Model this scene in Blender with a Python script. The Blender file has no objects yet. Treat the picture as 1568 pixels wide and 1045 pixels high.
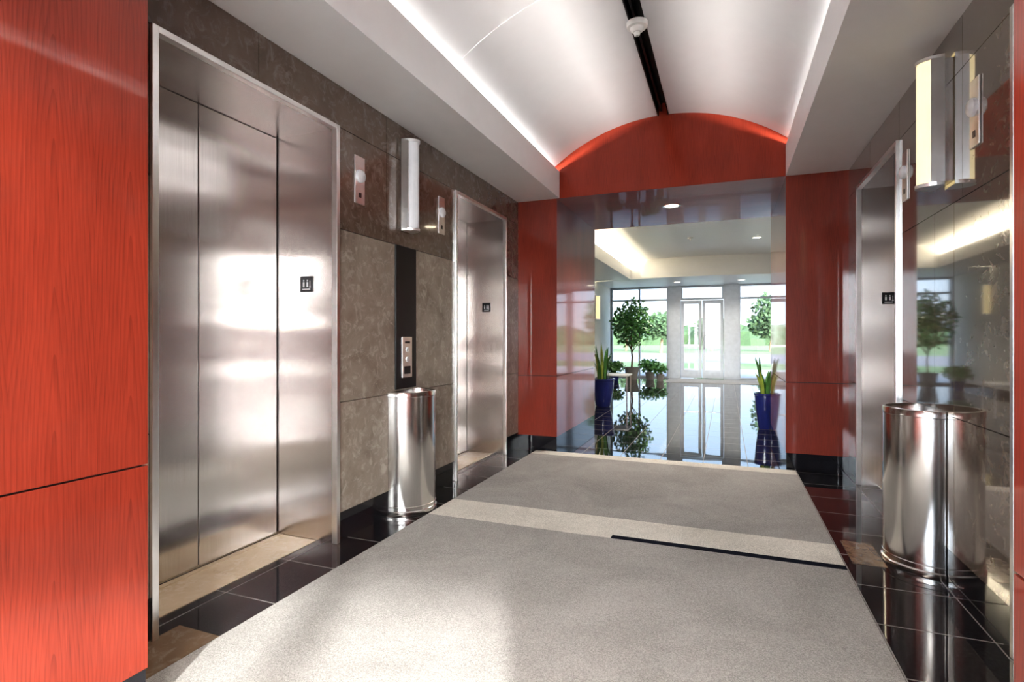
import bpy, bmesh, math, random
from mathutils import Vector, Matrix
random.seed(7)
scene = bpy.context.scene
COL = scene.collection

# ------------------------------------------------------------ materials
def newmat(name):
    m = bpy.data.materials.new(name); m.use_nodes = True
    nt = m.node_tree; b = nt.nodes['Principled BSDF']
    return m, nt, b
def N(nt, t, **kw):
    n = nt.nodes.new(t)
    for k, v in kw.items():
        if hasattr(n, k): setattr(n, k, v)
        else: n.inputs[k].default_value = v
    return n
def L(nt, a, b): nt.links.new(a, b)
def math_n(nt, op, a, b=None, c=None):
    n = nt.nodes.new('ShaderNodeMath'); n.operation = op
    for i, v in enumerate((a, b, c)):
        if v is None: continue
        if isinstance(v, (int, float)): n.inputs[i].default_value = v
        else: nt.links.new(v, n.inputs[i])
    return n.outputs[0]
def ramp(nt, fac, stops):
    r = nt.nodes.new('ShaderNodeValToRGB')
    els = r.color_ramp.elements
    while len(els) < len(stops): els.new(0.5)
    for e, (p, c) in zip(els, stops):
        e.position = p; e.color = (*c, 1)
    nt.links.new(fac, r.inputs[0]); return r.outputs[0]
def mapping(nt, src, scale=(1,1,1), loc=(0,0,0)):
    m = nt.nodes.new('ShaderNodeMapping'); m.inputs['Scale'].default_value = scale
    m.inputs['Location'].default_value = loc
    nt.links.new(src, m.inputs['Vector']); return m.outputs[0]
def noise(nt, vec, scale=5, detail=4, rough=0.5, dist=0):
    n = N(nt, 'ShaderNodeTexNoise'); n.inputs['Scale'].default_value = scale
    n.inputs['Detail'].default_value = detail; n.inputs['Roughness'].default_value = rough
    n.inputs['Distortion'].default_value = dist
    nt.links.new(vec, n.inputs['Vector']); return n.outputs['Fac']
def bump(nt, b, h, strength=0.1, dist=0.01):
    bn = nt.nodes.new('ShaderNodeBump'); bn.inputs['Strength'].default_value = strength
    bn.inputs['Distance'].default_value = dist
    nt.links.new(h, bn.inputs['Height']); nt.links.new(bn.outputs[0], b.inputs['Normal'])

def plain(name, col, rough=0.5, metal=0.0, emit=None, es=0, coat=0, var=0.06):
    m, nt, b = newmat(name)
    tc = N(nt, 'ShaderNodeTexCoord')
    f = noise(nt, tc.outputs['Object'], 9, 3)
    lo = tuple(c*(1-var) for c in col); hi = tuple(min(1, c*(1+var)) for c in col)
    L(nt, ramp(nt, f, [(0.3, lo), (0.7, hi)]), b.inputs['Base Color'])
    b.inputs['Roughness'].default_value = rough
    b.inputs['Metallic'].default_value = metal
    b.inputs['Coat Weight'].default_value = coat
    b.inputs['Coat Roughness'].default_value = 0.05
    if emit:
        b.inputs['Emission Color'].default_value = (*emit, 1)
        b.inputs['Emission Strength'].default_value = es
    return m

def wood_mat(name, hi=(0.29,0.043,0.023), lo=(0.095,0.012,0.007), rough=0.35, coat=0.85, cr=0.06, ior=1.45):
    m, nt, b = newmat(name)
    uv = N(nt, 'ShaderNodeUVMap').outputs[0]
    sep = N(nt, 'ShaderNodeSeparateXYZ'); L(nt, uv, sep.inputs[0])
    u, v = sep.outputs[0], sep.outputs[1]
    nz = noise(nt, mapping(nt, uv, (3.0, 0.8, 1)), 1.6, 3, 0.5)
    us = math_n(nt, 'DIVIDE', u, 0.21)
    fl = math_n(nt, 'FLOOR', us)
    uu = math_n(nt, 'SUBTRACT', math_n(nt, 'FRACT', us), 0.5)
    au = math_n(nt, 'POWER', math_n(nt, 'ADD', math_n(nt, 'MULTIPLY', uu, uu), 0.003), 0.5)
    val = math_n(nt, 'ADD', math_n(nt, 'MULTIPLY', au, 11.0), math_n(nt, 'MULTIPLY', v, 2.2))
    val = math_n(nt, 'ADD', val, math_n(nt, 'MULTIPLY', nz, 2.6))
    val = math_n(nt, 'ADD', val, math_n(nt, 'MULTIPLY', fl, 1.73))
    s = math_n(nt, 'FRACT', math_n(nt, 'MULTIPLY', val, 1.7))
    s = math_n(nt, 'POWER', s, 3.0)
    fine = noise(nt, mapping(nt, uv, (260, 5, 1)), 1.0, 3, 0.7)
    big = noise(nt, mapping(nt, uv, (4.0, 1.0, 1)), 1.3, 2)
    t = math_n(nt, 'ADD', math_n(nt, 'MULTIPLY', s, 0.16), math_n(nt, 'MULTIPLY', fine, 0.6))
    t = math_n(nt, 'ADD', t, math_n(nt, 'MULTIPLY', big, 0.42))
    mid = tuple((a*0.6+c*0.4) for a, c in zip(hi, lo))
    L(nt, ramp(nt, t, [(0.32, hi), (0.58, mid), (0.92, lo)]), b.inputs['Base Color'])
    b.inputs['Roughness'].default_value = rough
    b.inputs['Specular IOR Level'].default_value = 0.2
    b.inputs['Coat Weight'].default_value = coat
    b.inputs['Coat Roughness'].default_value = cr
    b.inputs['Coat IOR'].default_value = ior
    bump(nt, b, fine, 0.03, 0.002)
    return m

def stone_mat(name, c1, c2, c3, rough=0.25, coat=0.0, spec=0.5):
    m, nt, b = newmat(name)
    tc = N(nt, 'ShaderNodeTexCoord').outputs['Object']
    a = noise(nt, tc, 3.0, 8, 0.62, 0.6)
    f = noise(nt, mapping(nt, tc, (1,1,1), (4,2,9)), 13, 6, 0.7, 1.2)
    base = ramp(nt, a, [(0.3, c1), (0.5, c2), (0.72, c1)])
    mask = ramp(nt, f, [(0.5, (0,0,0)), (0.64, (1,1,1))])
    mx = N(nt, 'ShaderNodeMix'); mx.data_type = 'RGBA'
    mm = math_n(nt, 'MULTIPLY', mask, 0.6)
    L(nt, mm, mx.inputs[0]); L(nt, base, mx.inputs[6]); mx.inputs[7].default_value = (*c3, 1)
    L(nt, mx.outputs[2], b.inputs['Base Color'])
    b.inputs['Roughness'].default_value = rough
    b.inputs['Specular IOR Level'].default_value = spec
    b.inputs['Coat Weight'].default_value = coat
    b.inputs['Coat Roughness'].default_value = 0.03
    return m

def steel_mat(name, col=(0.62,0.60,0.58), rough=0.3, aniso=0.8, streak=0.1, wave=0.0):
    m, nt, b = newmat(name)
    uv = N(nt, 'ShaderNodeUVMap').outputs[0]
    f = noise(nt, mapping(nt, uv, (260, 2.5, 1)), 1.0, 3, 0.6)
    lo = tuple(c*(1-streak) for c in col); hi = tuple(min(1, c*(1+streak)) for c in col)
    L(nt, ramp(nt, f, [(0.3, lo), (0.7, hi)]), b.inputs['Base Color'])
    b.inputs['Metallic'].default_value = 1
    b.inputs['Roughness'].default_value = rough
    b.inputs['Anisotropic'].default_value = aniso
    tg = N(nt, 'ShaderNodeTangent'); tg.direction_type = 'UV_MAP'
    L(nt, tg.outputs[0], b.inputs['Tangent'])
    if wave:
        g = noise(nt, mapping(nt, uv, (0.12, 1.3, 1)), 1.6, 1, 0.35)
        bump(nt, b, g, 1.0, wave)
    return m

def tile_mat():
    m, nt, b = newmat('black_granite_tile')
    tc = N(nt, 'ShaderNodeTexCoord').outputs['Object']
    br = N(nt, 'ShaderNodeTexBrick'); br.offset = 0.0
    L(nt, mapping(nt, tc, (1,1,1), (0.21, 0.1, 0)), br.inputs['Vector'])
    br.inputs['Scale'].default_value = 1
    br.inputs['Brick Width'].default_value = 0.405; br.inputs['Row Height'].default_value = 0.405
    br.inputs['Mortar Size'].default_value = 0.003; br.inputs['Mortar Smooth'].default_value = 0
    f = noise(nt, tc, 60, 5, 0.7)
    c = ramp(nt, f, [(0.35, (0.006,0.006,0.008)), (0.62, (0.02,0.02,0.024)), (0.8, (0.10,0.09,0.085))])
    L(nt, c, br.inputs['Color1']); L(nt, c, br.inputs['Color2'])
    br.inputs['Mortar'].default_value = (0.20,0.19,0.18,1)
    L(nt, br.outputs['Color'], b.inputs['Base Color'])
    L(nt, math_n(nt,'ADD', math_n(nt,'MULTIPLY', br.outputs['Fac'], 0.6), 0.025), b.inputs['Roughness'])
    b.inputs['IOR'].default_value = 2.0
    bump(nt, b, noise(nt, tc, 1.3, 2), 0.15, 0.01)
    return m

def carpet_mat(name, c):
    m, nt, b = newmat(name)
    tc = N(nt, 'ShaderNodeTexCoord').outputs['Object']
    f = noise(nt, tc, 200, 3, 0.85); g = noise(nt, tc, 1.6, 6, 0.65, 0.6)
    t = math_n(nt, 'ADD', math_n(nt, 'MULTIPLY', f, 0.8), math_n(nt, 'MULTIPLY', g, 0.26))
    L(nt, ramp(nt, t, [(0.38, tuple(x*0.52 for x in c)), (0.68, tuple(min(1, x*1.35) for x in c))]), b.inputs['Base Color'])
    b.inputs['Roughness'].default_value = 0.95
    b.inputs['Specular IOR Level'].default_value = 0.1
    bump(nt, b, f, 0.6, 0.004)
    return m

def glass_mat():
    m = bpy.data.materials.new('window_glass'); m.use_nodes = True
    nt = m.node_tree; nt.nodes.clear()
    o = N(nt, 'ShaderNodeOutputMaterial'); mx = N(nt, 'ShaderNodeMixShader')
    t = N(nt, 'ShaderNodeBsdfTransparent'); t.inputs[0].default_value = (0.93,0.97,1,1)
    g = N(nt, 'ShaderNodeBsdfGlossy'); g.inputs['Roughness'].default_value = 0.01
    mx.inputs[0].default_value = 0.05
    L(nt, t.outputs[0], mx.inputs[1]); L(nt, g.outputs[0], mx.inputs[2]); L(nt, mx.outputs[0], o.inputs[0])
    return m

WOOD = wood_mat('cherry_wood')
WOODG = wood_mat('cherry_wood_gloss', hi=(0.36,0.052,0.027), lo=(0.13,0.016,0.009), coat=0.5, cr=0.03, ior=1.25)
WOODG.node_tree.nodes['Principled BSDF'].inputs['Specular IOR Level'].default_value = 0.1
STONE_D = stone_mat('polished_brown_stone', (0.098,0.068,0.051), (0.155,0.115,0.088), (0.27,0.225,0.19), 0.12, 0.8)
STONE_L = stone_mat('honed_grey_stone', (0.175,0.140,0.112), (0.29,0.242,0.20), (0.46,0.41,0.355), 0.3, 0.2)
STONE_R = stone_mat('polished_grey_brown_stone', (0.10,0.077,0.060), (0.16,0.127,0.101), (0.27,0.233,0.195), 0.06, 1.0)
BLACK_S = plain('black_granite_base', (0.012,0.012,0.015), 0.06)
BLACK_G = plain('black_glass_panel', (0.008,0.008,0.01), 0.3)
BLACK_M = plain('matte_black', (0.01,0.01,0.01), 0.6)
STEEL = steel_mat('brushed_steel', (0.70,0.68,0.665), 0.22, 0.85, 0.09, wave=0.04)
STEEL_J = steel_mat('brushed_steel_warm', (0.63,0.58,0.55), 0.24, 0.85, 0.09, wave=0.035)
STEEL_P = steel_mat('polished_steel', (0.66,0.645,0.63), 0.17, 0.5, 0.04)
STEEL_E = plain('steel_edge', (0.88,0.87,0.86), 0.28, 1.0)
ALU = plain('aluminium_frame', (0.55,0.57,0.6), 0.4, 0.3)
TILE = tile_mat()
SILL = stone_mat('beige_sill_stone', (0.55,0.44,0.30), (0.66,0.55,0.40), (0.74,0.66,0.54), 0.25, 0.3)
BROWN_T = stone_mat('brown_accent_tile', (0.14,0.09,0.055), (0.2,0.14,0.09), (0.3,0.24,0.18), 0.08, 0.6)
CARPET = carpet_mat('grey_carpet', (0.37,0.36,0.345))
CARPET_L = carpet_mat('light_carpet_band', (0.66,0.635,0.58))
CARPET_B = carpet_mat('black_carpet_strip', (0.008,0.010,0.02))
WHITE = plain('white_paint', (0.88,0.89,0.90), 0.4, var=0.01)
VAULTM = plain('vault_satin_paint', (0.80,0.81,0.84), 0.22, coat=0.35, var=0.01)
CREAM = plain('cream_paint', (0.80,0.77,0.70), 0.6, var=0.02)
PLASTIC = plain('white_plastic', (0.8,0.8,0.78), 0.35)
GLASS = glass_mat()
LAMP_W = plain('lamp_warm_lens', (0.8,0.75,0.55), 0.3, emit=(1,0.80,0.42), es=0.42)
LAMP_D = plain('downlight_lens', (1,1,1), 0.4, emit=(1,0.86,0.62), es=5)
LENS_OFF = plain('frosted_lens', (0.68,0.69,0.71), 0.3, coat=0.5)
BLUEPOT = plain('cobalt_glazed_ceramic', (0.02,0.03,0.16), 0.12, coat=0.7)
LEAF = plain('leaf_green', (0.08,0.22,0.05), 0.4, var=0.5)
LEAF_Y = plain('leaf_edge_yellow', (0.35,0.42,0.08), 0.4, var=0.3)
BARK = plain('bark', (0.16,0.10,0.06), 0.85, var=0.3)
SOIL = plain('soil', (0.04,0.025,0.015), 0.95, var=0.4)
GROUND = plain('concrete_paving', (0.20,0.20,0.19), 0.85, var=0.1)
GRASS = plain('grass', (0.06,0.095,0.03), 0.95, var=0.3)
FOL = plain('tree_foliage', (0.022,0.045,0.014), 0.9, var=0.5)
ASPH = plain('asphalt', (0.09,0.09,0.095), 0.9)
SIGNW = plain('sign_white', (0.8,0.8,0.8), 0.5)

# ------------------------------------------------------------ mesh builder
class MB:
    def __init__(s): s.v=[]; s.f=[]; s.m=[]; s.mats=[]
    def mi(s, mat):
        if mat not in s.mats: s.mats.append(mat)
        return s.mats.index(mat)
    def face(s, pts, mat):
        n = len(s.v); s.v += [tuple(p) for p in pts]
        s.f.append(tuple(range(n, n+len(pts)))); s.m.append(s.mi(mat))
    def mesh(s, verts, faces, mat):
        n = len(s.v); s.v += [tuple(p) for p in verts]; k = s.mi(mat)
        for f in faces: s.f.append(tuple(i+n for i in f)); s.m.append(k)
    def box(s, x0, x1, y0, y1, z0, z1, mat):
        x0,x1=sorted((x0,x1)); y0,y1=sorted((y0,y1)); z0,z1=sorted((z0,z1))
        V=[(x0,y0,z0),(x1,y0,z0),(x1,y1,z0),(x0,y1,z0),(x0,y0,z1),(x1,y0,z1),(x1,y1,z1),(x0,y1,z1)]
        F=[(0,3,2,1),(4,5,6,7),(0,1,5,4),(1,2,6,5),(2,3,7,6),(3,0,4,7)]
        s.mesh(V,F,mat)
    def lathe(s, prof, cx, cy, mat, n=32, a0=0.0, a1=2*math.pi, cap=False):
        full = abs(a1-a0-2*math.pi) < 1e-6
        k = n if full else n+1
        V=[]; F=[]
        for i in range(k):
            a = a0+(a1-a0)*i/n
            for r,z in prof: V.append((cx+r*math.cos(a), cy+r*math.sin(a), z))
        P=len(prof)
        for i in range(n):
            j=(i+1)%k
            for p in range(P-1):
                F.append((i*P+p, j*P+p, j*P+p+1, i*P+p+1))
        s.mesh(V,F,mat)
    def disc(s, cx, cy, z, r, mat, n=24, a0=0, a1=2*math.pi, up=True):
        full = abs(a1-a0-2*math.pi) < 1e-6
        k = n if full else n+1
        pts=[(cx+r*math.cos(a0+(a1-a0)*i/n), cy+r*math.sin(a0+(a1-a0)*i/n), z) for i in range(k)]
        if not up: pts=pts[::-1]
        s.face(pts, mat)
    def tube(s, pts, rads, mat, n=8):
        V=[]; F=[]
        for i,p in enumerate(pts):
            p=Vector(p)
            d=(Vector(pts[min(i+1,len(pts)-1)])-Vector(pts[max(i-1,0)])).normalized()
            a=d.orthogonal().normalized(); b=d.cross(a)
            for k in range(n):
                t=2*math.pi*k/n
                V.append(p+(a*math.cos(t)+b*math.sin(t))*rads[i])
        for i in range(len(pts)-1):
            for k in range(n):
                F.append((i*n+k, i*n+(k+1)%n, (i+1)*n+(k+1)%n, (i+1)*n+k))
        s.mesh(V,F,mat)
    def build(s, name, parent=None, smooth=False, bevel=0):
        me = bpy.data.meshes.new(name)
        off = parent.location if parent else Vector((0,0,0))
        me.from_pydata([tuple(Vector(p)-off) for p in s.v], [], s.f)
        for m in s.mats: me.materials.append(m)
        for p, k in zip(me.polygons, s.m): p.material_index = k
        me.update()
        uvl = me.uv_layers.new(name='UVMap')
        for p in me.polygons:
            n = p.normal
            for li in p.loop_indices:
                co = s.v[me.loops[li].vertex_index]
                if abs(n.z) > 0.75: uvl.data[li].uv = (co[1], co[0])
                elif abs(n.x) > abs(n.y): uvl.data[li].uv = (co[1], co[2])
                else: uvl.data[li].uv = (co[0], co[2])
        if smooth:
            me.polygons.foreach_set('use_smooth', [True]*len(me.polygons))
            me.set_sharp_from_angle(angle=math.radians(32))
        ob = bpy.data.objects.new(name, me); COL.objects.link(ob)
        if parent: ob.parent = parent
        if bevel:
            bv = ob.modifiers.new('bevel','BEVEL'); bv.width=bevel; bv.segments=2; bv.limit_method='ANGLE'
        return ob
def empty(name, loc):
    e = bpy.data.objects.new(name, None); e.location = loc; e.empty_display_size=0.1
    COL.objects.link(e); return e

# ------------------------------------------------------------ dimensions
XL, XR = -2.16, 1.03
H = 2.74
PY, PY2 = 5.67, 7.50          # far portal
NY, NY2 = 1.21, -0.9          # near portal
JL, JR = -1.71, 0.52          # portal jambs
NJL, NJR = -1.75, 0.47
EL = [(1.50,2.64),(4.14,5.30)]
ET = 2.49
DEPTH = 0.44
LBL, LBR = -3.45, 2.2         # far lobby side walls
WY = 17.5
RY = -5.5

# ------------------------------------------------------------ floor
b = MB(); b.box(-4.2, 3.2, NY2, WY+0.3, -0.12, 0, TILE); b.box(-4.2, 5.2, RY-0.3, NY2, -0.12, 0, TILE)
b.box(XL, -1.93, NY, 1.63, 0, 0.002, BROWN_T)
b.box(0.64, 0.80, 3.42, 3.78, 0, 0.002, BROWN_T)
b.build('floor')
b = MB(); CT=0.003
b.box(-1.925, 0.594, NY+0.02, 3.30, 0, CT, CARPET)
b.box(NJL+0.0, NJR-0.0, NY2, NY+0.02, 0, CT, CARPET)
b.box(-1.925, -0.655, 3.30, 3.36, 0, CT, CARPET_L)
b.box(-0.655, 0.594, 3.30, 3.36, 0, CT, CARPET_B)  # black strip along the right part of the band's near edge
b.box(-1.925, 0.594, 3.36, 3.68, 0, CT, CARPET_L)
b.box(-1.925, 0.594, 3.68, 5.44, 0, CT, CARPET)
b.box(-1.925, 0.594, 5.44, 5.62, 0, CT, CARPET_L)
b.build('carpet_runner')

# ------------------------------------------------------------ elevator-lobby side walls
def side_wall(name, xw, s, lower, upper):
    b = MB(); bk = xw + s*0.03; T = xw + s*0.60
    g = 0.0018
    segs = [(NY-0.01, EL[0][0]), (EL[0][1], EL[1][0]), (EL[1][1], PY)]
    for (a, c) in segs:
        b.box(bk, T, a, c, 0, ET, BLACK_M)
    b.box(bk, T, NY-0.01, PY, ET, H+0.1, BLACK_M)
    def slab(y0,y1,z0,z1,m): b.box(xw, bk, y0+g, y1-g, z0+g, z1-g, m)
    for (a, c) in segs:
        b.box(xw, bk, a, c, 0, 0.17, BLACK_S)
        cuts = [a, c] if c-a < 0.8 else [a, 3.24, 3.505, c]
        for y0, y1 in zip(cuts[:-1], cuts[1:]):
            slab(y0,y1,0.17,0.835,lower); slab(y0,y1,0.835,1.88,lower)
        cuts = [a, c] if c-a < 0.8 else [a, 3.14, c]
        for y0, y1 in zip(cuts[:-1], cuts[1:]): slab(y0,y1,1.88,ET,upper)
    ys = [NY, 2.05, 3.14, 4.14, 4.9, PY]
    for y0, y1 in zip(ys[:-1], ys[1:]): slab(y0,y1,ET,H,upper)
    b.box(T, T+s*0.05, NY, PY, 0, H, BLACK_M)
    return b.build(name)
side_wall('wall_left', XL, -1, STONE_L, STONE_D)
side_wall('wall_right', XR, 1, STONE_R, STONE_R)

def sign(b, xc, y, z, w=0.095):
    b.box(xc-w/2, xc+w/2, y-0.004, y, z-w/2, z+w/2, BLACK_G)
    y2 = y-0.0055
    for dx in (-0.020, 0.008):
        b.box(xc+dx-0.006, xc+dx+0.006, y2, y-0.004, z-0.018, z+0.012, SIGNW)
        b.box(xc+dx-0.004, xc+dx+0.004, y2, y-0.004, z+0.016, z+0.025, SIGNW)
    b.box(xc+0.022, xc+0.034, y2, y-0.004, z-0.022, z-0.014, SIGNW)
    b.box(xc+0.026, xc+0.030, y2, y-0.004, z-0.022, z+0.020, SIGNW)
    b.box(xc-0.03, xc+0.03, y2, y-0.004, z-0.034, z-0.029, SIGNW)

def elevator(xw, s, y0, y1):
    e = empty('elevator_door', (xw, (y0+y1)/2, 0))
    xd = xw + s*DEPTH; F = 0.028; p = -s*0.018
    b = MB()
    b.box(xw+p, xw+s*0.02, y0, y0+F, 0, ET, STEEL_E)
    b.box(xw+p, xw+s*0.02, y1-F, y1, 0, ET, STEEL_E)
    b.box(xw+p, xw+s*0.02, y0+F, y1-F, ET-F, ET, STEEL_E)
    b.build('frame_edge', e, bevel=0.002)
    b = MB()
    b.box(xw+s*0.02, xd+s*0.06, y0, y0+F-0.004, 0, ET, STEEL_J)
    b.box(xw+s*0.02, xd+s*0.06, y1-F+0.004, y1, 0, ET, STEEL_J)
    b.box(xw+s*0.02, xd+s*0.06, y0+F-0.004, y1-F+0.004, ET-F+0.004, ET, STEEL)
    b.build('jambs', e)
    ym = (y0+y1)/2
    for k,(a,c) in enumerate(((y0+F, ym-0.003),(ym+0.003, y1-F-0.004))):
        b = MB(); b.box(xd, xd+s*0.035, a, c, 0.012, ET-F+0.002, STEEL)
        b.build('door_panel_%d'%(k+1), e, bevel=0.003)
    b = MB()
    b.box(xw+s*0.14, xd-s*0.05, y0+F, ym-0.002, 0, 0.005, SILL)
    b.box(xw+s*0.14, xd-s*0.05, ym+0.002, y1-F, 0, 0.005, SILL)
    b.box(xd-s*0.05, xd+s*0.05, y0+F, y1-F, 0, 0.008, SILL)
    b.box(xd-s*0.012, xd-s*0.006, y0+F, y1-F, 0.008, 0.010, BLACK_M)
    b.build('sill', e)
    b = MB(); b.box(xd+s*0.04, xd+s*0.06, y0, y1, 0, ET, BLACK_M); b.build('shaft_cover', e)
    b = MB(); sign(b, xw+s*0.21, y1-F+0.003, 1.55); b.build('floor_number_sign', e)
for xw, s in ((XL,-1),(XR,1)):
    for y0,y1 in EL: elevator(xw, s, y0, y1)

# ------------------------------------------------------------ portals (wood)
def wood_portal(name, xj, xwall, ya, yb):
    b = MB(); g=0.003
    s = 1 if xwall > xj else -1
    b.box(xj+s*0.012, xwall-s*0.012, ya+0.012,yb-0.012,0.01,H-0.01,BLACK_M)
    b.box(xj,xwall,ya,yb,0.15,0.81-g,WOOD)
    b.box(xj,xwall,ya,yb,0.81+g,H,WOOD)
    b.box(xj+s*0.004,xwall,ya+0.004,yb-0.004,0,0.15,BLACK_S)
    b.build(name)
wood_portal('wall_portal_left', JL, XL-0.3, PY, PY2)
wood_portal('wall_portal_right', JR, XR+0.3, PY, PY2)
wood_portal('wall_near_left', NJL, XL-0.3, NY2, NY)
wood_portal('wall_near_right', NJR, XR+0.3, NY2, NY)
b = MB(); b.box(XL-0.3, XR+0.3, PY, PY2, H, 3.7, WOODG); b.build('wall_portal_header')
b = MB(); b.box(XL-0.3, XR+0.3, NY2, NY, H, 3.7, WOODG); b.build('wall_near_header')

# ------------------------------------------------------------ vaulted ceiling + coves
XC, R = (JL+JR)/2+0.005, 1.84
ZC = 3.48-R
b = MB()
def arc(x0, x1, y0, y1, n=24):
    V=[];F=[]
    for i in range(n+1):
        x = x0+(x1-x0)*i/n
        z = ZC+math.sqrt(R*R-(x-XC)**2)
        V += [(x,y0,z),(x,y1,z),(x,y0,z+0.02),(x,y1,z+0.02)]
    for i in range(n):
        a=i*4; c=a+4
        F += [(a,a+1,c+1,c),(a+2,c+2,c+3,a+3),(a,c,c+2,a+2),(a+1,a+3,c+3,c+1)]
    F += [(0,2,3,1),(n*4,n*4+1,n*4+3,n*4+2)]
    b.mesh(V,F,VAULTM)
SW = 0.045
jy = [NY, 3.32, PY]
VE = 1.22
for ya,yb in zip(jy[:-1],jy[1:]):
    arc(XC-VE, XC-SW, ya+0.004, yb-0.004); arc(XC+SW, XC+VE, ya+0.004, yb-0.004)
vault = b.build('ceiling_vault', smooth=True)
b = MB()
b.box(XC-SW, XC-SW-0.01, NY, PY, 3.475, 3.60, BLACK_M)
b.box(XC+SW, XC+SW+0.01, NY, PY, 3.475, 3.60, BLACK_M)
b.box(XC-SW-0.01, XC+SW+0.01, NY, PY, 3.60, 3.61, BLACK_M)
b.box(XC-0.03, XC-0.012, NY, PY, 3.52, 3.60, BLACK_G)
b.build('ceiling_slot')
b = MB()
for (xw, xj, s) in ((XL, -1.68, -1), (XR, JR, 1)):
    b.box(xw+s*0.02, xj, NY, PY, H, H+0.04, WHITE)
    b.box(xj, xj+s*0.03, NY, PY, H+0.04, 3.03, WHITE)
    b.box(XC+s*1.54, XC+s*1.62, NY, PY, H+0.04, 3.7, WHITE)
b.build('ceiling_soffit')
b = MB(); b.box(-4.2, 3.2, NY2, WY+0.3, 3.7, 3.85, WHITE); b.box(-4.2, 5.2, RY-0.3, NY2, 3.7, 3.85, WHITE); b.build('ceiling')

def area(name, loc, rot, sx, sy, power, col=(1,1,1)):
    ld = bpy.data.lights.new(name,'AREA'); ld.shape='RECTANGLE'; ld.size=sx; ld.size_y=sy
    ld.energy=power; ld.color=col
    o = bpy.data.objects.new(name, ld); o.location=loc; o.rotation_euler=rot; COL.objects.link(o); return o
area('cove_light', (XC-1.46,(NY+PY)/2,2.86), (0,math.pi+0.95,0), 0.06, PY-NY-0.1, 56, (1,0.93,0.85))
area('cove_light', (XC+1.46,(NY+PY)/2,2.86), (0,math.pi-0.95,0), 0.06, PY-NY-0.1, 56, (1,0.93,0.85))

# smoke detector hanging in the slot
e = empty('smoke_detector', (XC, 3.93, 3.46))
b = MB(); b.lathe([(0.0,3.40),(0.03,3.402),(0.045,3.415),(0.05,3.43),(0.07,3.435),(0.075,3.45),(0.075,3.47),(0,3.472)], XC, 3.93, PLASTIC, 28)
b.lathe([(0.012,3.375),(0.02,3.38),(0.024,3.40)], XC, 3.93, PLASTIC, 16)
b.build('housing', e, smooth=True)

# downlights
def downlight(x,y,z,power):
    e = empty('recessed_downlight', (x,y,z))
    b = MB(); b.lathe([(0.075,z-0.001),(0.10,z-0.006),(0.105,z)], x,y, STEEL_E, 32)
    b.disc(x,y,z-0.002,0.076,LAMP_D,32,up=False); b.build('trim_ring', e, smooth=True)
    ld = bpy.data.lights.new('bulb','SPOT'); ld.energy=power; ld.spot_size=math.radians(140); ld.spot_blend=0.8
    ld.shadow_soft_size=0.07; ld.color=(1,0.93,0.83)
    o = bpy.data.objects.new('bulb', ld); o.parent=e; o.location=(0,0,-0.02); COL.objects.link(o)
downlight(-0.58, 6.47, H, 110)
downlight(-0.6, 0.6, H, 100)  # added above the view to brighten the near end
downlight(-0.6, -0.3, H, 80)  # second added lamp out of view, same purpose
downlight(-1.3, 16.2, 2.83, 70); downlight(0.4, 16.2, 2.83, 70)
downlight(-0.2, 9.0, 3.34, 150); downlight(0.6, 12.5, 3.34, 150)

# ------------------------------------------------------------ wall fixtures
def sconce(xw, s, lit):
    d = -s
    e = empty('wall_sconce', (xw, 3.36, 2.31)); z0,z1 = 1.985,2.635; yc=3.36
    b = MB()
    b.box(xw, xw+d*0.03, yc-0.055, yc+0.055, z0+0.02, z1-0.02, STEEL_P)
    b.build('back_plate', e)
    n=20
    def half(rx, ry, x0, zz0, zz1, mat, name, a0=-90, a1=90):
        b = MB(); P=[]
        for i in range(n+1):
            a = math.radians(a0+(a1-a0)*i/n)
            P.append((x0+d*rx*math.cos(a), yc+ry*math.sin(a)))
        for i in range(n):
            b.face([(*P[i],zz0),(*P[i+1],zz0),(*P[i+1],zz1),(*P[i],zz1)], mat)
        b.face([(*p,zz0) for p in P[::-1]], mat); b.face([(*p,zz1) for p in P], mat)
        b.build(name, e, smooth=True)
    half(0.100, 0.062, xw+d*0.02, z0+0.015, z1-0.015, LAMP_W if lit else LENS_OFF, 'lens')
    half(0.106, 0.068, xw+d*0.02, z0, z0+0.018, STEEL_E, 'bottom_cap')
    half(0.106, 0.068, xw+d*0.02, z1-0.018, z1, STEEL_E, 'top_cap')
    b = MB()
    for sy in (-1,1):
        b.box(xw+d*0.02, xw+d*0.078, yc+sy*0.061, yc+sy*0.069, z0+0.018, z1-0.018, STEEL_E)
    b.build('side_fins', e)
sconce(XL,-1,False); sconce(XR,1,True)

def lantern(xw, s, y):
    d=-s; e = empty('elevator_hall_lantern', (xw,y,2.22)); b = MB()
    b.box(xw, xw+d*0.008, y-0.05, y+0.05, 2.07, 2.37, STEEL_E); b.build('plate', e, bevel=0.002)
    b = MB()
    for zc in (2.245,):
        V=[];F=[]; rings=[(0.040,0.008),(0.040,0.022),(0.030,0.030),(0.0,0.034)]; n=24
        for i in range(n):
            a=2*math.pi*i/n
            for r,o in rings: V.append((xw+d*o, y+r*math.cos(a), zc+r*math.sin(a)))
        for i in range(n):
            j=(i+1)%n
            for p in range(3): F.append((i*4+p,j*4+p,j*4+p+1,i*4+p+1))
        b.mesh(V,F,LENS_OFF)
    b.build('lens', e, smooth=True)
    b = MB(); b.box(xw+d*0.008, xw+d*0.010, y-0.012,y+0.012,2.11,2.14,BLACK_G); b.build('braille_tab', e)
for y in (2.843, 3.905): lantern(XL,-1,y)
for y in (2.99, 4.0): lantern(XR,1,y)

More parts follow.
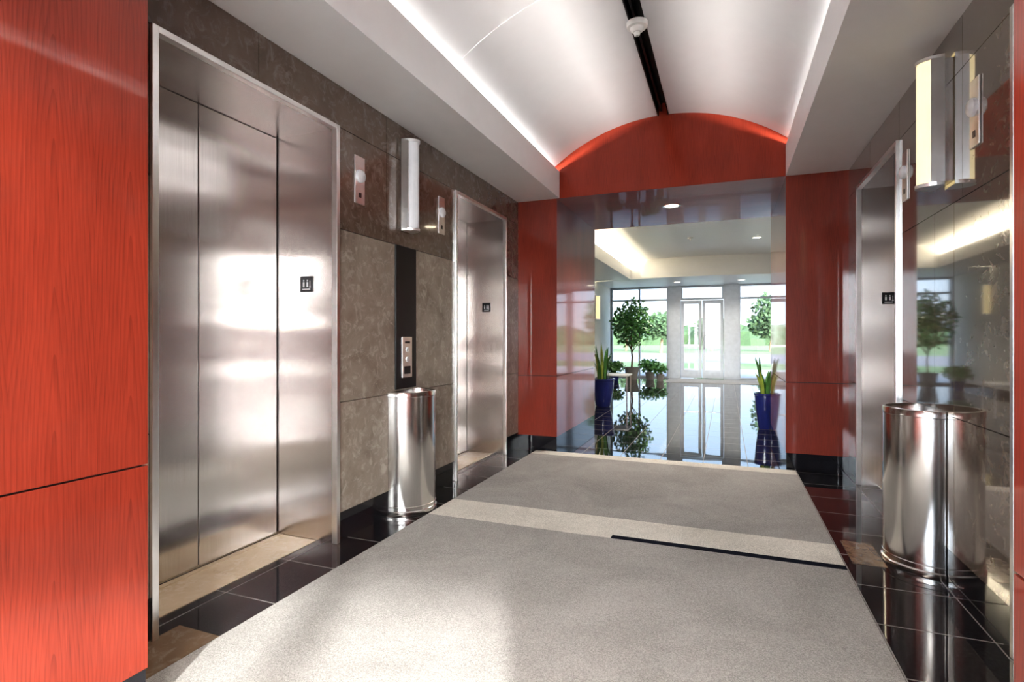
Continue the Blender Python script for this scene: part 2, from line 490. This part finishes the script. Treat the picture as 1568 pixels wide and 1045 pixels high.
# hall call station on left wall
e = empty('elevator_call_station', (XL,3.37,1.2))
b = MB(); b.box(XL, XL+0.012, 3.24, 3.505, 0.862, 1.88, BLACK_G); b.build('black_panel', e, bevel=0.002)
b = MB(); b.box(XL+0.012, XL+0.018, 3.31, 3.44, 0.94, 1.23, STEEL_E)
b.build('button_plate', e, bevel=0.002)
b = MB()
for z in (1.14, 1.07):
    n=20; V=[];F=[]
    for i in range(n):
        a=2*math.pi*i/n
        for r,o in ((0.018,0.018),(0.018,0.024),(0,0.025)): V.append((XL+o, 3.375+r*math.cos(a), z+r*math.sin(a)))
    for i in range(n):
        j=(i+1)%n
        for p in range(2): F.append((i*3+p,j*3+p,j*3+p+1,i*3+p+1))
    b.mesh(V,F,LENS_OFF)
b.box(XL+0.018, XL+0.020, 3.335,3.415,0.965,1.02,BLACK_G)
b.box(XL+0.018, XL+0.022, 3.345,3.405,1.185,1.20,BLACK_G)
b.build('buttons', e, smooth=True)

# half-round waste bins
def bin_(xw, s, yc):
    e = empty('half_round_waste_bin', (xw,yc,0)); Rb=0.216; x0 = xw - s*0.004
    a0,a1 = (math.pi/2, 3*math.pi/2) if s>0 else (-math.pi/2, math.pi/2)
    b = MB()
    b.lathe([(Rb+0.006,0),(Rb+0.008,0.004),(Rb+0.008,0.028),(Rb+0.002,0.032),(Rb,0.034),(Rb,0.052),(Rb+0.003,0.055),(Rb+0.003,0.060),(Rb,0.063),
             (Rb,0.812),(Rb+0.003,0.815),(Rb+0.003,0.845),(Rb,0.85),(Rb-0.014,0.85),(Rb-0.016,0.845),(Rb-0.016,0.55)],
             x0,yc,STEEL_P,40,a0,a1)
    b.build('body', e, smooth=True)
    b = MB(); b.disc(x0,yc,0.56,Rb-0.014,BLACK_M,40,a0,a1)
    b.box(x0, x0-s*0.004, yc-Rb, yc+Rb, 0.0, 0.85, STEEL_P); b.build('liner', e)
bin_(XL,-1,3.37); bin_(XR,1,3.55)

# ------------------------------------------------------------ far lobby
b = MB(); b.box(LBL-0.2, LBL, PY2, WY, 0, 3.7, CREAM); b.build('wall_lobby_left')
b = MB(); b.box(LBR, LBR+0.2, PY2, WY, 0, 3.7, CREAM); b.build('wall_lobby_right')
b = MB(); b.box(LBL-0.2, XL-0.3, PY2-0.2, PY2, 0, 3.7, CREAM); b.box(XR+0.3, LBR+0.2, PY2-0.2, PY2, 0, 3.7, CREAM); b.build('wall_lobby_near')
b = MB(); b.box(LBL, LBL+0.015, PY2, WY, 0, 0.12, BLACK_S); b.build('baseboard_left')
b = MB(); b.box(LBR-0.015, LBR, PY2, WY, 0, 0.12, BLACK_S); b.build('baseboard_right')
b = MB()
b.box(LBL, LBR, PY2, 15.8, 3.34, 3.40, WHITE)
n=24; V=[];F=[]
for i in range(n+1):
    t=i/n; x=LBL+(LBR-LBL)*t
    y=15.5-0.75*math.sin(math.pi*(t*0.8+0.1))
    V += [(x,y,3.34),(x,y,2.83),(x,WY,2.83),(x,WY,3.34)]
for i in range(n):
    a=i*4;c=a+4
    F += [(a,c,c+1,a+1),(a+1,c+1,c+2,a+2)]
b.mesh(V,F,WHITE)
b.box(LBL, -2.42, PY2, 15.1, 2.83, 2.87, WHITE); b.box(-2.45,-2.42, PY2, 15.1, 2.87, 3.10, WHITE)
b.build('ceiling_lobby', smooth=True)
area('cove_light', (-2.9, 11.3, 2.92), (math.pi,0,0), 0.1, 7.2, 95, (1,0.85,0.6))
e = empty('wall_sconce', (LBL,15.3,2.0))
b = MB(); b.box(LBL, LBL+0.02, 15.18,15.42,1.75,2.45,STEEL_E); b.build('back_plate', e)
b = MB(); b.lathe([(0.09,1.78),(0.09,2.42)], LBL+0.02, 15.3, LAMP_W, 16, -math.pi/2, math.pi/2); b.build('lens', e, smooth=True)
b = MB()
for z in (1.76,2.42): b.lathe([(0,z),(0.1,z),(0.1,z+0.02),(0,z+0.02)], LBL+0.02, 15.3, STEEL_E, 16, -math.pi/2, math.pi/2)
b.build('caps', e)
for (x,y) in ((-0.9,9.7),(-0.7,12.0)):
    e = empty('ceiling_sprinkler', (x,y,3.34)); b = MB()
    b.lathe([(0.06,3.34),(0.055,3.32),(0.015,3.315),(0.012,3.28),(0.03,3.275),(0,3.272)], x,y,PLASTIC,20); b.build('head', e, smooth=True)

# window wall
b = MB()
def col(x0,x1): b.box(x0,x1,WY-0.15,WY+0.15,0,2.83,ALU)
col(-3.62,-3.45); col(-1.66,-1.30); col(-0.06,0.34)
col(1.36,1.46)
b.box(LBL-0.2, LBR+0.2, WY-0.1, WY+0.2, 2.83, 3.7, WHITE)
b.box(1.46, LBR+0.2, WY-0.05, WY+0.05, 2.75,2.83, ALU)
b.build('wall_window_side')
def window(name, x0, x1, z0, z1, verts, hors):
    e = empty(name, ((x0+x1)/2, WY, 0)); f=0.055
    b = MB()
    b.box(x0,x0+f,WY-0.05,WY+0.05,z0,z1,ALU); b.box(x1-f,x1,WY-0.05,WY+0.05,z0,z1,ALU)
    b.box(x0+f,x1-f,WY-0.05,WY+0.05,z0,z0+f,ALU); b.box(x0+f,x1-f,WY-0.05,WY+0.05,z1-f,z1,ALU)
    for v in verts: b.box(v-f/2,v+f/2,WY-0.05,WY+0.05,z0+f,z1-f,ALU)
    for h in hors: b.box(x0+f,x1-f,WY-0.045,WY+0.045,h-f/2,h+f/2,ALU)
    b.build('frame', e, bevel=0.003)
    b = MB(); b.face([(x0+f,WY,z0+f),(x1-f,WY,z0+f),(x1-f,WY,z1-f),(x0+f,WY,z1-f)],GLASS); b.build('glass', e)
window('window_1', -3.45,-1.66, 0,2.83,[-2.55],[2.42])
window('window_2', 0.34,1.36, 0,2.83,[],[2.42])
window('window_3', 1.46,2.2, 0,2.75,[],[2.42])
window('window_4', -1.30,-0.06, 2.40,2.83,[],[])
def glazed_door(name, x0, x1, y, hx):
    e = empty(name, ((x0+x1)/2, y, 0)); f=0.09; b = MB()
    b.box(x0,x0+f,y-0.03,y+0.03,0.01,2.38,ALU); b.box(x1-f,x1,y-0.03,y+0.03,0.01,2.38,ALU)
    b.box(x0+f,x1-f,y-0.03,y+0.03,0.01,0.26,ALU); b.box(x0+f,x1-f,y-0.03,y+0.03,2.28,2.38,ALU)
    b.box(x0+f,x1-f,y-0.06,y-0.03,0.98,1.03,STEEL_E)
    b.build('frame', e, bevel=0.003)
    b = MB(); b.face([(x0+f,y,0.26),(x1-f,y,0.26),(x1-f,y,2.28),(x0+f,y,2.28)],GLASS); b.build('glass', e)
    b = MB(); b.tube([(hx,y-0.03,0.9),(hx,y-0.08,0.92),(hx,y-0.08,1.3),(hx,y-0.03,1.32)],[0.012]*4,STEEL_E); b.build('pull_handle', e, smooth=True)
glazed_door('door_1', -1.29,-0.69, WY, -0.74); glazed_door('door_2', -0.67,-0.07, WY, -0.62)
b = MB(); b.box(-1.6,1.6,15.6,17.2,0,0.008,CARPET); b.build('entrance_mat')

# ------------------------------------------------------------ rear lobby (behind the camera)
b = MB(); b.box(-3.6,-3.4,RY,NY2,0,3.7,CREAM); b.build('wall_rear_left')
b = MB(); b.box(5.0,5.2,RY,NY2,0,3.7,CREAM); b.build('wall_rear_right')
b = MB(); b.box(-3.6,XL-0.3,NY2,NY2+0.2,0,3.7,CREAM); b.box(XR+0.3,5.2,NY2,NY2+0.2,0,3.7,CREAM); b.build('wall_rear_portal')
b = MB(); b.box(-3.6,5.2,RY-0.1,RY+0.1,2.95,3.7,WHITE)
for x in (-3.5,-1.8,-0.1,1.6,3.3,5.0): b.box(x-0.05,x+0.05,RY-0.07,RY+0.07,0,2.95,ALU)
b.box(-3.5,5.0,RY-0.05,RY+0.05,0,0.1,ALU)
b.build('wall_rear')
b = MB(); b.face([(-3.5,RY,0.1),(5.0,RY,0.1),(5.0,RY,2.95),(-3.5,RY,2.95)],GLASS); b.build('window_5')
e = empty('added_fill_fixture', (-0.5,-2.8,3.2))  # unseen lamp added behind the camera as general fill
b = MB(); b.box(-1.5,0.5,-3.1,-2.5,3.2,3.26,WHITE); b.build('housing', e)
b = MB(); b.box(-1.45,0.45,-3.05,-2.55,3.19,3.2,plain('added_fill_glow',(1,1,1),0.5,emit=(1,0.97,0.92),es=8)); b.build('fill_panel', e)

# ------------------------------------------------------------ plants
def leaf_blade(b, base, h, w, lean, ang, mat):
    n=7; dx,dy=math.cos(ang),math.sin(ang); px,py=-dy,dx; V=[];F=[]
    for i in range(n+1):
        t=i/n; o=lean*t*t; ww=w*(0.55+0.9*t-0.2*t*t)*(1-t**3.0)+0.001
        c=(base[0]+dx*o, base[1]+dy*o, base[2]+h*t)
        V += [(c[0]-px*ww,c[1]-py*ww,c[2]),(c[0]+dx*ww*0.25,c[1]+dy*ww*0.25,c[2]),(c[0]+px*ww,c[1]+py*ww,c[2])]
    for i in range(n):
        a=i*3;c=a+3
        F += [(a,a+1,c+1,c),(a+1,a+2,c+2,c+1)]
    b.mesh(V,F,mat)
def snake_plant(x,y,ph,pr,lh,n=16,pot=BLUEPOT):
    e = empty('potted_snake_plant', (x,y,0)); b = MB()
    b.lathe([(0,0),(pr*0.6,0),(pr*0.66,0.02),(pr*0.9,ph*0.55),(pr,ph*0.93),(pr*1.06,ph*0.95),(pr*1.06,ph),(pr*0.93,ph),(pr*0.9,ph-0.04)],x,y,pot,32)
    b.disc(x,y,ph-0.04,pr*0.9,SOIL); b.build('pot', e, smooth=True)
    b = MB()
    for i in range(n):
        a=random.uniform(0,6.28); r=pr*0.55*random.random()**0.5
        leaf_blade(b,(x+r*math.cos(a),y+r*math.sin(a),ph-0.05),lh*random.uniform(0.55,1),0.028,random.uniform(0.02,0.16),a,LEAF if i%4 else LEAF_Y)
    b.build('leaves', e, smooth=True)
snake_plant(-2.06,9.7,0.5,0.20,0.72,22)
snake_plant(0.49,8.1,0.48,0.13,0.55,14)
def bushy(name,x,y,trunk_h,cr,ch,nleaf,ls,pot,ph,pr,base=0):
    e = empty(name, (x,y,0)); b = MB()
    b.lathe([(0,base),(pr*0.7,base),(pr*0.95,base+ph*0.9),(pr,base+ph),(pr*0.9,base+ph),(pr*0.88,base+ph-0.04)],x,y,pot,28)
    b.disc(x,y,base+ph-0.04,pr*0.88,SOIL); b.build('pot', e, smooth=True)
    b = MB(); zc = base+ph+trunk_h+ch*0.5
    b.tube([(x,y,base+ph-0.05),(x+0.02,y,base+ph+trunk_h*0.5),(x-0.02,y,base+ph+trunk_h),(x,y,zc)],[0.03,0.025,0.022,0.01],BARK)
    for i in range(9):
        a=i*0.7+0.3; z0=base+ph+trunk_h*(0.7+0.03*i)
        b.tube([(x,y,z0),(x+cr*0.4*math.cos(a),y+cr*0.4*math.sin(a),z0+ch*0.25),(x+cr*0.75*math.cos(a),y+cr*0.75*math.sin(a),z0+ch*0.45)],[0.014,0.009,0.004],BARK,6)
    b.build('trunk', e, smooth=True)
    b = MB()
    for i in range(nleaf):
        d=Vector((random.gauss(0,1),random.gauss(0,1),random.gauss(0,1))).normalized()*(random.random()**0.45)
        c=Vector((x+d.x*cr,y+d.y*cr,zc+d.z*ch*0.5))
        u=Vector((random.gauss(0,1),random.gauss(0,1),random.gauss(-0.5,0.7))).normalized()
        w=u.orthogonal().normalized()*ls*0.32
        b.face([c, c+u*ls*0.45+w, c+u*ls, c+u*ls*0.45-w], LEAF)
    b.build('foliage', e)
WHITEPOT = plain('stone_planter',(0.35,0.33,0.3),0.6)
bushy('potted_ficus_tree', -2.62,16.4, 0.62, 0.60, 1.45, 950, 0.13, WHITEPOT, 0.36, 0.22)
bushy('potted_fern', -3.0,15.7, 0.02, 0.28, 0.35, 260, 0.11, BLUEPOT, 0.22, 0.15)
bushy('potted_fern', -2.1,16.5, 0.02, 0.30, 0.38, 260, 0.11, WHITEPOT, 0.22, 0.15)
bushy('potted_fern', -1.75,16.0, 0.02, 0.2, 0.3, 160, 0.1, WHITEPOT, 0.2, 0.12)
e = empty('side_table', (-2.0,10.6,0)); b = MB()
b.box(-2.3,-1.72,10.35,10.85,0.50,0.53,PLASTIC); b.build('top', e, bevel=0.004)
b = MB()
for sx in (-2.27,-1.75):
    for sy in (10.38,10.82): b.tube([(sx,sy,0),(sx,sy,0.50)],[0.012,0.012],STEEL_E)
b.build('legs', e)

# ------------------------------------------------------------ exterior
b = MB(); b.box(-60,60,WY+0.3,WY+6,-0.15,-0.02,GROUND); b.box(-200,200,WY+6,WY+12,-0.2,-0.03,GRASS); b.box(-90,90,WY+12,WY+30,-0.15,-0.04,ASPH); b.box(-200,200,WY+30,WY+220,-0.2,-0.05,GRASS)
b.box(-60,60,RY-40,RY-0.3,-0.15,-0.02,GROUND)
b.build('ground')
def ext_tree(x,y,h,r):
    e = empty('outdoor_tree', (x,y,0)); b = MB()
    b.tube([(x,y,-0.05),(x+0.1,y,h*0.4),(x,y,h*0.75)],[0.14,0.1,0.05],BARK)
    b.build('trunk', e, smooth=True)
    b = MB()
    for i in range(900):
        d=Vector((random.gauss(0,1),random.gauss(0,1),random.gauss(0,1))).normalized()*(random.random()**0.4)
        c=Vector((x+d.x*r,y+d.y*r,h*0.68+d.z*h*0.34)); ls=r*0.22
        u=Vector((random.gauss(0,1),random.gauss(0,1),random.gauss(0,1))).normalized(); w=u.orthogonal().normalized()*ls*0.4
        b.face([c,c+u*ls*0.5+w,c+u*ls,c+u*ls*0.5-w],FOL)
    b.build('foliage', e)
ext_tree(2.0,26,3.2,1.0); ext_tree(-5.4,50,3.4,1.6); ext_tree(-9.5,56,3.6,1.9); ext_tree(-1.4,60,3.4,1.8); ext_tree(4.0,58,3.8,2.0)
b = MB()
for k in range(160):
    x=-90+180*k/160+random.uniform(-1,1); y=WY+95+random.uniform(-8,8); r=random.uniform(2.0,4.4)
    V=[];F=[]
    for i in range(9):
        for j in range(5):
            a=2*math.pi*i/9; t=math.pi*0.5*j/4
            rr=r*(1+random.uniform(-0.15,0.15))
            V.append((x+rr*math.cos(a)*math.cos(t),y+rr*math.sin(a)*math.cos(t),-0.1+rr*0.9*math.sin(t)))
    for i in range(9):
        for j in range(4): F.append((i*5+j,((i+1)%9)*5+j,((i+1)%9)*5+j+1,i*5+j+1))
    b.mesh(V,F,FOL)
b.build('distant_tree_line')

# ------------------------------------------------------------ sun, sky (brighter towards the sun, behind the camera)
w = bpy.data.worlds.new('World'); scene.world = w; w.use_nodes = True
nt = w.node_tree; bg = nt.nodes['Background']
tc = N(nt,'ShaderNodeTexCoord'); sp = N(nt,'ShaderNodeSeparateXYZ'); L(nt, tc.outputs['Generated'], sp.inputs[0])
dirv = Vector((-0.38,0.86,-0.325)).normalized()
dp = nt.nodes.new('ShaderNodeVectorMath'); dp.operation='DOT_PRODUCT'
L(nt, tc.outputs['Generated'], dp.inputs[0]); dp.inputs[1].default_value = tuple(-dirv)
k = math_n(nt,'POWER', math_n(nt,'MAXIMUM', dp.outputs['Value'], 0.0), 2.0)
skyc = ramp(nt, sp.outputs[2], [(0.0,(0.85,0.93,1.0)),(0.12,(0.64,0.81,1.0)),(0.8,(0.30,0.52,0.95))])
mx = N(nt,'ShaderNodeMix'); mx.data_type='RGBA'; L(nt, k, mx.inputs[0]); L(nt, skyc, mx.inputs[6]); mx.inputs[7].default_value=(1.0,0.98,0.95,1)
L(nt, mx.outputs[2], bg.inputs[0])
L(nt, math_n(nt,'ADD', math_n(nt,'MULTIPLY', k, 16.0), 1.0), bg.inputs[1])
sd = bpy.data.lights.new('sun','SUN'); sd.energy=6.0; sd.angle=math.radians(1.6); sd.color=(1,0.95,0.88)
so = bpy.data.objects.new('sun', sd); COL.objects.link(so)
so.rotation_euler = dirv.to_track_quat('-Z','Y').to_euler()

# ------------------------------------------------------------ camera
cd = bpy.data.cameras.new('camera'); cam = bpy.data.objects.new('camera', cd); COL.objects.link(cam)
cam.location=(0,0,1.22); cam.rotation_euler=(math.radians(90),0,math.radians(21.5))
cd.sensor_width=36; cd.lens=849/1600*36; cd.shift_y=-0.0025; cd.clip_start=0.05; cd.clip_end=500
scene.camera = cam
scene.view_settings.view_transform='Standard'
for lk in ('Medium High Contrast','Standard - Medium High Contrast'):
    try:
        scene.view_settings.look = lk; print('LOOK', lk); break
    except Exception as ex: print('no look', lk)
scene.view_settings.exposure = 1.12
